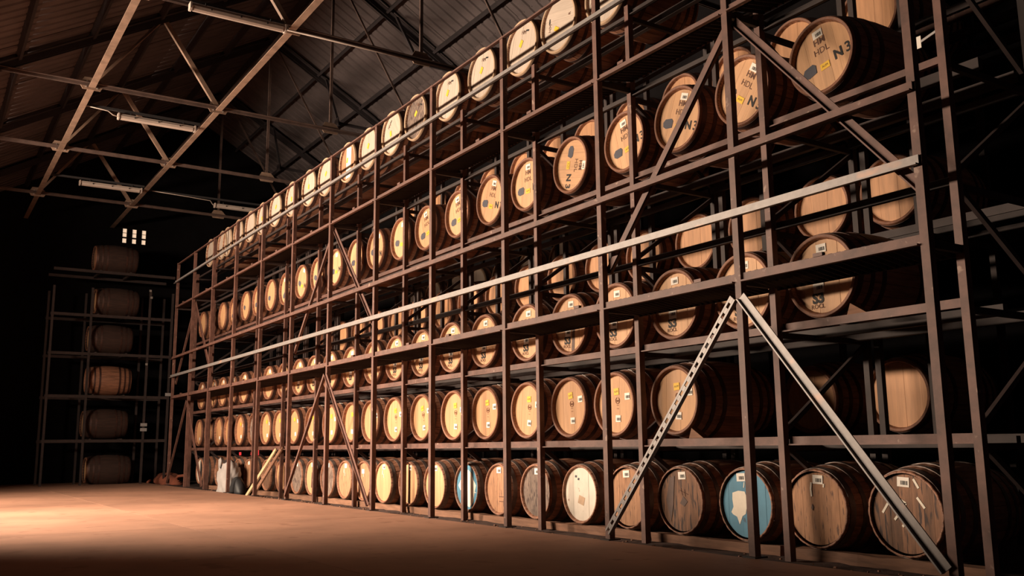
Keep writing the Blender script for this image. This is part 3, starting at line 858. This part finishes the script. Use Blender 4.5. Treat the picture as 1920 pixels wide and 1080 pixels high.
# ---- second row: golden heads with a yellow sticker, a burnt emblem and white labels
L2 = [-25.94, -24.96, -24.03, -23.16, -22.22, -21.19, -20.29, -19.42, -18.51, -17.48, -16.54, -15.57, -14.72, -13.8, -12.83, -11.82, -10.92, -9.90, -8.99, -8.13, -7.15]
for n_, X in enumerate(sorted(L2, reverse=True)):
    near = n_ < 9
    hd = 'oak_grey' if n_ == 15 else 'oak_gold'
    sd = random.Random(n_+40); ro = sd.uniform(-0.12, 0.12) if n_ else -0.05
    extra = 'grey-stained head' if n_ == 15 else ('golden head and burnt round emblem' if near else 'golden head')
    t = barrel(KB, X, YH, 1.388, 'barrel with %s, %s from near end, second row up' % (extra, ORD[n_]), G[2], hd, near, ro, staves=n_ < 3)
    if n_ != 15 and n_ < 17:
        s = face(t, KB, STK['ysq'], 'yellow_sticker', 0.0, 0.14, ro, 0.1)
        if near: link('print', TXT['tiny'], s, (0, -0.0026, 0))
    s = bar_label(t, KB, 0.19, 0.085, ro, 0.05, 'white', near)
    s = bar_label(t, KB, 0.03, -0.16, ro, 0.0, 'white', near)
    if near:
        face(t, KB, EMB, 'emblem', 0.02, 0.04, ro); face(t, KB, TXT['11'], 'stencil', 0.025, -0.03, ro, PI/2)
    # white label on the hoop at the top
    if n_ < 18:
        a = 0.30; y = -KB.L/2+0.187; r = prof(KB.R, KB.Rb, KB.L, y) + 0.0045
        lb = link('hoop_label', sticker_mesh(0.075, 0.055, M['paper']) if n_ == 0 else HLB, t, (r*math.sin(a), y, KB.Rb + r*math.cos(a)), (-PI/2, a, 0))
        if n_ == 0: HLB = lb.data
        lb.rotation_euler = (Matrix.Rotation(a, 3, 'Y') @ Matrix.Rotation(-PI/2, 3, 'X')).to_euler()

# ---- third row: S3 barrels behind the lower walkway
L3 = [-25.83, -24.69, -23.82, -22.96, -22.02, -21.02, -20.2, -19.22, -18.30, -17.45, -16.59, -15.61, -14.65, -13.77, -12.83, -11.88, -10.94, -9.87, -8.95, -8.07, -7.1, -6.14, -5.22]
for n_, X in enumerate(sorted(L3, reverse=True)):
    near = n_ < 10
    t = barrel(KC, X, YH, 2.383, 'barrel stencilled S3 behind lower walkway, %s from near end, third row up' % ORD[n_], G[3], 'oak', near)
    ro = random.Random(n_).uniform(-0.04, 0.04)
    bar_label(t, KC, 0.0, 0.25, ro, 0, 'bar', near)
    if n_ < 16:
        face(t, KC, STK['ysq'], 'yellow_sticker', -0.05, -0.01, ro); s = bar_label(t, KC, -0.06, -0.088, ro, 0, 'white_tall', near)
        face(t, KC, TXT['S3'], 'stencil', -0.075, -0.19, ro)
        if near: face(t, KC, TXT['ROCL'], 'stencil', -0.085, -0.262, ro)
    if n_ == 4:
        face(t, KC, blob([(0.03, -0.02), (0.0, -0.32), (0.06, -0.31), (0.08, 0.0)], M['stain'], 'stain'), 'stain', 0, 0)  # dark upright band on the lower half of the head

# ---- fourth row: N3 barrels, rolled to different angles
L5 = [-26.05, -25.03, -24.1, -23.12, -22.12, -21.21, -20.25, -19.29, -18.29, -17.38, -16.46, -15.48, -14.6, -13.62, -12.71, -11.70, -10.76, -9.84, -8.85, -7.81, -6.93, -6.01, -5.06]
ROLL = {0: 11, 1: -38, 2: -22, 3: 12, 4: -104, 5: -2, 6: -19, 7: 10, 8: 14, 9: -8, 10: -15}
for n_, X in enumerate(sorted(L5, reverse=True)):
    near = n_ < 9
    ro = math.radians(ROLL.get(n_, random.Random(n_).uniform(-25, 25)))
    t = barrel(KB, X, YH, 4.365, 'barrel marked N3 with grey tape patch, %s from near end, fourth row up' % ORD[n_] if n_ < 14 else 'brown-rimmed barrel with small grey patch, %s from near end, fourth row up' % ORD[n_], G[5], 'oak', near, ro)
    if n_ < 20: face(t, KB, PATCH, 'tape_patch', -0.165, -0.065, ro, random.Random(n_).uniform(-0.2, 0.2))
    if n_ < 16:
        s = face(t, KB, STK['yellow'], 'yellow_sticker', 0.0, -0.09, ro)
        if near: link('print', TXT['tiny'], s, (0, -0.0026, 0))
        bar_label(t, KB, 0.0, 0.24, ro, 0, 'bar', near)
        face(t, KB, TXT['N'], 'stencil', 0.155, -0.055, ro, 0.03); face(t, KB, TXT['3'], 'stencil', 0.263, -0.052, ro, 0.03)
    if near:
        face(t, KB, TXT['HM'], 'stencil', 0.0, 0.165, ro); face(t, KB, TXT['HDL'], 'stencil', 0.0, 0.07, ro)

# ---- top row: bleached heads under the roof
L7 = [-25.45, -24.70, -24.30, -23.81, -22.85, -21.86, -20.94, -20.0, -18.92, -17.89, -16.97, -15.85, -14.9, -13.92, -13.02, -11.92, -10.9, -9.85, -8.99, -8.03]
L7 = [x for x in L7 if x != -24.70]
for n_, X in enumerate(sorted(L7, reverse=True)):
    near = n_ < 7
    hd = 'oak_grey' if n_ == 6 - 1 + 1 - 0 and False else 'oak_pale'
    lbx = 'barrel with bleached head'
    if n_ == 5: pass
    sd = random.Random(n_+9); ro = {0: -0.5, 1: 1.35, 2: -0.3, 3: -0.25, 4: -0.2}.get(n_, sd.uniform(-0.6, 0.6))
    if abs(X + 13.02) < 0.01: hd = 'oak_grey'; lbx = 'barrel with mottled grey head'
    if abs(X + 15.85) < 0.01: lbx = 'barrel with pale band down tan head'; hd = 'oak_old'
    if n_ == 16: lbx = 'barrel with dark stave in bleached head'
    t = barrel(KD, X, 0.56, 6.285, '%s, %s from near end, top row under roof' % (lbx, ORD[n_]), G[7], hd, near, ro)
    if n_ < 14:
        face(t, KD, STK['yellow'], 'yellow_sticker', -0.06, 0.06, ro, 1.2)
    if near:
        face(t, KD, TXT['HM7'], 'stencil', -0.03, 0.21, ro); face(t, KD, TXT['R'], 'stencil', 0.10, -0.2, ro)
        face(t, KD, MB().box((-0.035, -0.001, -0.012), (0.035, 0, 0.012)).mesh('ink_tag', M['ink']), 'ink_mark', 0.06, 0.235, ro)
    if abs(X + 15.85) < 0.01:
        face(t, KD, blob([(-0.12, -0.30), (0.10, -0.30), (0.13, 0.28), (-0.10, 0.31)], M['white_paint']), 'paint_patch', 0, 0)
    if n_ == 16:
        face(t, KD, blob([(-0.03, -0.32), (0.03, -0.32), (0.02, 0.3), (-0.03, 0.3)], M['stain'], 'stain'), 'stain', 0, 0)

# ---- barrels of the rear rack that show through
YB = 2.05
L4b = [-5.45, -6.30, -7.30, -8.22, -9.20, -10.12, -11.08, -12.0, -12.92, -13.87, -14.82, -15.80, -16.75, -17.70, -18.65, -19.6, -20.5]
for n_, X in enumerate(L4b):
    t = barrel(KB, X, YB, 3.43, 'plain orange-headed barrel on rear rack through empty shelf, %s from near end' % ORD[n_], 'rear rack barrels behind the empty shelf', 'oak_plain', n_ < 9)
L6b = [-5.55, -6.54, -7.44, -8.38, -9.38, -10.36, -11.2, -12.12, -13.1, -14.05, -15.0, -15.95]
for n_, X in enumerate(L6b):
    t = barrel(KB, X, YB, 5.34, 'plain barrel on rear rack peeping over the N3 row, %s from near end' % ORD[n_], 'rear rack barrels above the fourth row', 'oak_plain', n_ < 5)
for n_, X in enumerate((-5.56, -6.62)):
    barrel(KB, X, YB, 1.39, ['plain orange-headed barrel alone on the low rear shelf, half behind the post', 'plain barrel on the low rear shelf crossed by the grey brace'][n_], 'low rear shelf barrels', 'oak_plain', True)

# third rack far behind: pale head colour stands in for daylight falling on them
for n_, (X, Z) in enumerate([(-14.25, 4.2), (-13.2, 4.2), (-15.2, 4.2), (-16.2, 4.2), (-17.1, 4.2), (-18.1, 4.2), (-19.0, 4.2)]):
    barrel(KD, X, 3.6, Z + 0.015, 'barrel glimpsed in third rack behind empty shelf, head coloured for daylight, %s from near end' % ORD[n_], 'third rack barrels', 'oak_pale', False)
third = thing('rear_shelf', 'dark shelf of the third rack far behind the empty shelf', 'shelf', (-16, 4.1, 3.7))
for y in (3.75, 4.6): link('load_beam', MB().box((-4.2, y-4.1-0.02, 0.0), (4.2, y-4.1+0.02, 0.07)).mesh('load_beam', M['rust_dark']), third)
for x in (-4.0, -1.5, 1.2, 3.9):
    for y in (3.78, 4.57): link('rack_post', MB().box((x-0.03, y-4.1-0.03, -3.76), (x+0.03, y-4.1+0.03, 2.2)).mesh('rack_post', M['rust_dark']), third)

# ---- timber bearers under the floor row
xs = [-3.85 - 1.91*i for i in range(12)]
for i in range(11):
    x0, x1 = xs[i+1] + random.uniform(0.03, 0.12), xs[i] - random.uniform(0.03, 0.1)
    b = MB(); n = 8
    for y0, z0 in ((0.60, -0.06), (0.72, -0.06), (0.72, 0.035), (0.60, 0.035)):
        for k in range(n+1):
            b.v.append((x0 + (x1-x0)*k/n, y0 + random.uniform(-0.008, 0.008), z0 + (random.uniform(-0.012, 0.004) if z0 > 0 else 0)))
    for q in range(4):
        for k in range(n):
            a = q*(n+1)+k; c = ((q+1) % 4)*(n+1)+k; b.f.append((a, a+1, c+1, c))
    b.f += [(0, n+1, 2*(n+1), 3*(n+1)), (n, 4*n+3, 3*n+2, 2*n+1)]
    o = link('timber_bearer', b.mesh('timber_bearer', M['timber'])); tag(o, 'rough timber bearer under the floor barrels, %s from the near end' % ORD[i], 'timber', 'timber bearers')
# wooden wedges that stop barrels from rolling
for (x, z, s, t) in ((-6.73, 0.995, -1, 'wooden wedge against the near end of the second row'), (-4.78, 1.985, -1, 'wooden wedge against the near end of the S3 row')):
    o = link('wedge', MB().prism([(-0.14, 0), (0.06, 0), (-0.10 if s < 0 else 0.05, 0.10)], 0.0, 0.09).mesh('wedge', M['timber']), None, (x, 0.53, z)); tag(o, t, 'wedge')

# ------------------------------------------------------------------ clutter at the far end of the floor row
def sack():
    t = thing('woven_sack', 'tall white woven bulk sack standing open beside a dark-headed floor barrel', 'sack', (-21.75, 0.27, -0.05))
    b = MB(); n, mrow = 40, 18; rr = random.Random(5)
    for j in range(mrow+1):
        z = 0.64*j/mrow
        for i in range(n):
            a = 2*PI*i/n
            c, s = math.cos(a), math.sin(a)
            e = 4.0; r = (abs(c)**e + abs(s)**e)**(-1/e)
            k = 0.98 + 0.05*math.sin(3*z*5 + a*2) + 0.03*math.sin(a*7 + z*16) + 0.02*math.sin(a*13 - z*25) - 0.05*(j/mrow)**3
            top = (0.10*math.sin(a*2.0+2.4) + 0.03*math.sin(a*9)) * max(0, (j/mrow-0.75)*4)
            b.v.append((0.42*r*c*k, 0.20*r*s*k, z + top + 0.01*math.sin(a*5+j)))
    for j in range(mrow):
        for i in range(n):
            b.f.append((j*n+i, j*n+(i+1) % n, (j+1)*n+(i+1) % n, (j+1)*n+i))
    b.f.append(tuple(reversed(range(n))))
    link('bag', b.mesh('bag', M['sack'], True), t)
    b = MB()
    b.tube([(-0.36, -0.12, 0.56), (-0.33, -0.13, 0.74), (-0.29, -0.10, 0.80), (-0.26, -0.12, 0.72), (-0.24, -0.14, 0.57)], 0.03, 6); link('lifting_loop', b.mesh('lifting_loop', M['sack'], True), t)
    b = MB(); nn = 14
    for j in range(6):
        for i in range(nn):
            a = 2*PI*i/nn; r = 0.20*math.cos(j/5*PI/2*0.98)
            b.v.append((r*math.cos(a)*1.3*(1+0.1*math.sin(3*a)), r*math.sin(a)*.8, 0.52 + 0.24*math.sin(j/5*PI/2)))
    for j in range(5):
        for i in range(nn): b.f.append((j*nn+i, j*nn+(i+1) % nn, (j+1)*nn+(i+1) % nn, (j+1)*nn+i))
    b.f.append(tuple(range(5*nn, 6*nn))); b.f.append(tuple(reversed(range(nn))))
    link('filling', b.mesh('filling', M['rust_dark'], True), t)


sack()
def lump(name, label, cat, loc, size, m, seed, n=16, rows=9, amp=0.16):
    b = MB(); r_ = random.Random(seed); ph = [r_.uniform(0, 6) for _ in range(6)]
    for j in range(rows+1):
        v = PI/2*j/rows
        for i in range(n):
            a = 2*PI*i/n; k = 1 + amp*math.sin(2*a+ph[0]) + amp*.7*math.sin(5*a+ph[1]+3*v) + amp*.4*math.sin(9*a+ph[2])
            b.v.append((size[0]*math.cos(a)*math.cos(v)*k, size[1]*math.sin(a)*math.cos(v)*k, size[2]*math.sin(v)*(1+amp*math.sin(3*a+ph[3])*math.cos(v))))
    for j in range(rows):
        for i in range(n): b.f.append((j*n+i, j*n+(i+1) % n, (j+1)*n+(i+1) % n, (j+1)*n+i))
    b.f.append(tuple(reversed(range(n))))
    o = link(name, b.mesh(name, m, True), None, loc); tag(o, label, cat); return o


lump('plastic_bag', 'crumpled black plastic bag slumped against the white sack', 'bag', (-20.98, 0.25, -0.05), (0.34, 0.17, 0.38), M['black_bag'], 3)
lump('canvas_heap', 'heap of red-brown canvas on the floor beyond the rack end', 'canvas', (-28.9, 0.55, -0.05), (0.9, 0.4, 0.32), M['rag'], 8, amp=0.25)
for pts, t, m_ in ((((-27.3, 0.75, 0.16), (-27.5, 0.66, 0.22), (-27.9, 0.6, 0.2), (-28.1, 0.5, 0.0)), 'stiff red hose end lying by the canvas heap', M['rag']),
                   (((-30.2, 0.2, 0.02), (-29.4, 0.15, 0.05), (-28.9, -0.02, 0.02)), 'brown rope trailing from the canvas heap across the floor', M['rag'])):
    b = MB().tube(pts, 0.04, 7); o = link('hose', b.mesh('hose', m_, True)); tag(o, t, 'hose')
for p, q, wd, m_, t in (((-19.98, 0.14, -0.06), (-19.36, 0.555, 0.93), 0.12, 'plank_pale', 'pale plank with a rounded end leaning on the rack by the sack'),
                        ((-19.52, 0.12, -0.06), (-18.92, 0.545, 0.98), 0.14, 'timber', 'darker brown plank leaning on the rack beside the pale one')):
    p = Vector(p); q = Vector(q); d = (q-p).normalized()
    b = MB(); nrm = Vector((0, -0.8, 0.3)); b.bar(p, q - d*0.05, wd, 0.03, nrm); b.bar(q - d*0.05, q, wd*.7, 0.03, nrm)
    o = link('plank', b.mesh('plank', M[m_])); tag(o, t, 'plank')

# ------------------------------------------------------------------ cross rack at the far end, barrels seen side-on
er = thing('end_rack', 'dark barrel rack across the end of the aisle', 'rack', (-29, -1.2, 0))
for (y) in (-2.9, -1.9, -0.32, 0.32):
    for x in (-28.45, -29.6):
        link('rack_post', MB().box((x+29-0.03, y+1.2-0.03, 0), (x+29+0.03, y+1.2+0.03, 5.55)).mesh('rack_post', M['rust_dark']), er)
EZ = [0.40, 1.70, 2.94, 4.14, 5.24, 6.52]
for z in EZ[1:]:
    for x in (-28.45, -29.6):
        link('load_beam', MB().box((x+29-0.02, -1.75, z-0.53), (x+29+0.02, 1.55, z-0.45)).mesh('load_beam', M['rust_dark']), er)
    for y in (-1.72, -0.9): link('support_rail', MB().box((-0.6, y+1.2-0.025, z-0.50), (0.55, y+1.2+0.025, z-0.425)).mesh('support_rail', M['rust_dark']), er)
for (y, z) in ((-0.32, 1.62), (-0.32, 1.48), (0.32, 2.5)):
    link('bracket', MB().box((0.585, y+1.2-0.09, z), (0.60, y+1.2+0.09, z+0.09)).mesh('bracket', M['grey_metal']), er)
for y, z in ((-0.34, 5.55), (-0.30, 5.35), (-0.34, 3.38)):
    link('bolt', MB().box((0.58, y+1.2-0.03, z), (0.62, y+1.2+0.03, z+0.06)).mesh('bolt', M['bolt']), er)
DIM = KB.body_lo.copy(); DIM.materials.clear(); DIM.materials.append(M['stave_dim'])  # darker copy of the staves, shade over the end rack is in the colour
for i, z in enumerate(EZ):
    yc = {0: -1.15, 1: -1.3, 2: -1.27, 3: -1.3, 4: -1.18, 5: -1.27}[i]
    t = barrel(KB, -28.95, yc - KB.L/2, z, 'dark barrel lying side-on in the end rack, %s level from the floor' % ORD[i], 'end rack barrels', 'oak_old' if i == 5 else 'oak', False)
    for k in (3, 4, 5): link('hoop', KB.hoops[k], t, (0, 0, KB.Rb))
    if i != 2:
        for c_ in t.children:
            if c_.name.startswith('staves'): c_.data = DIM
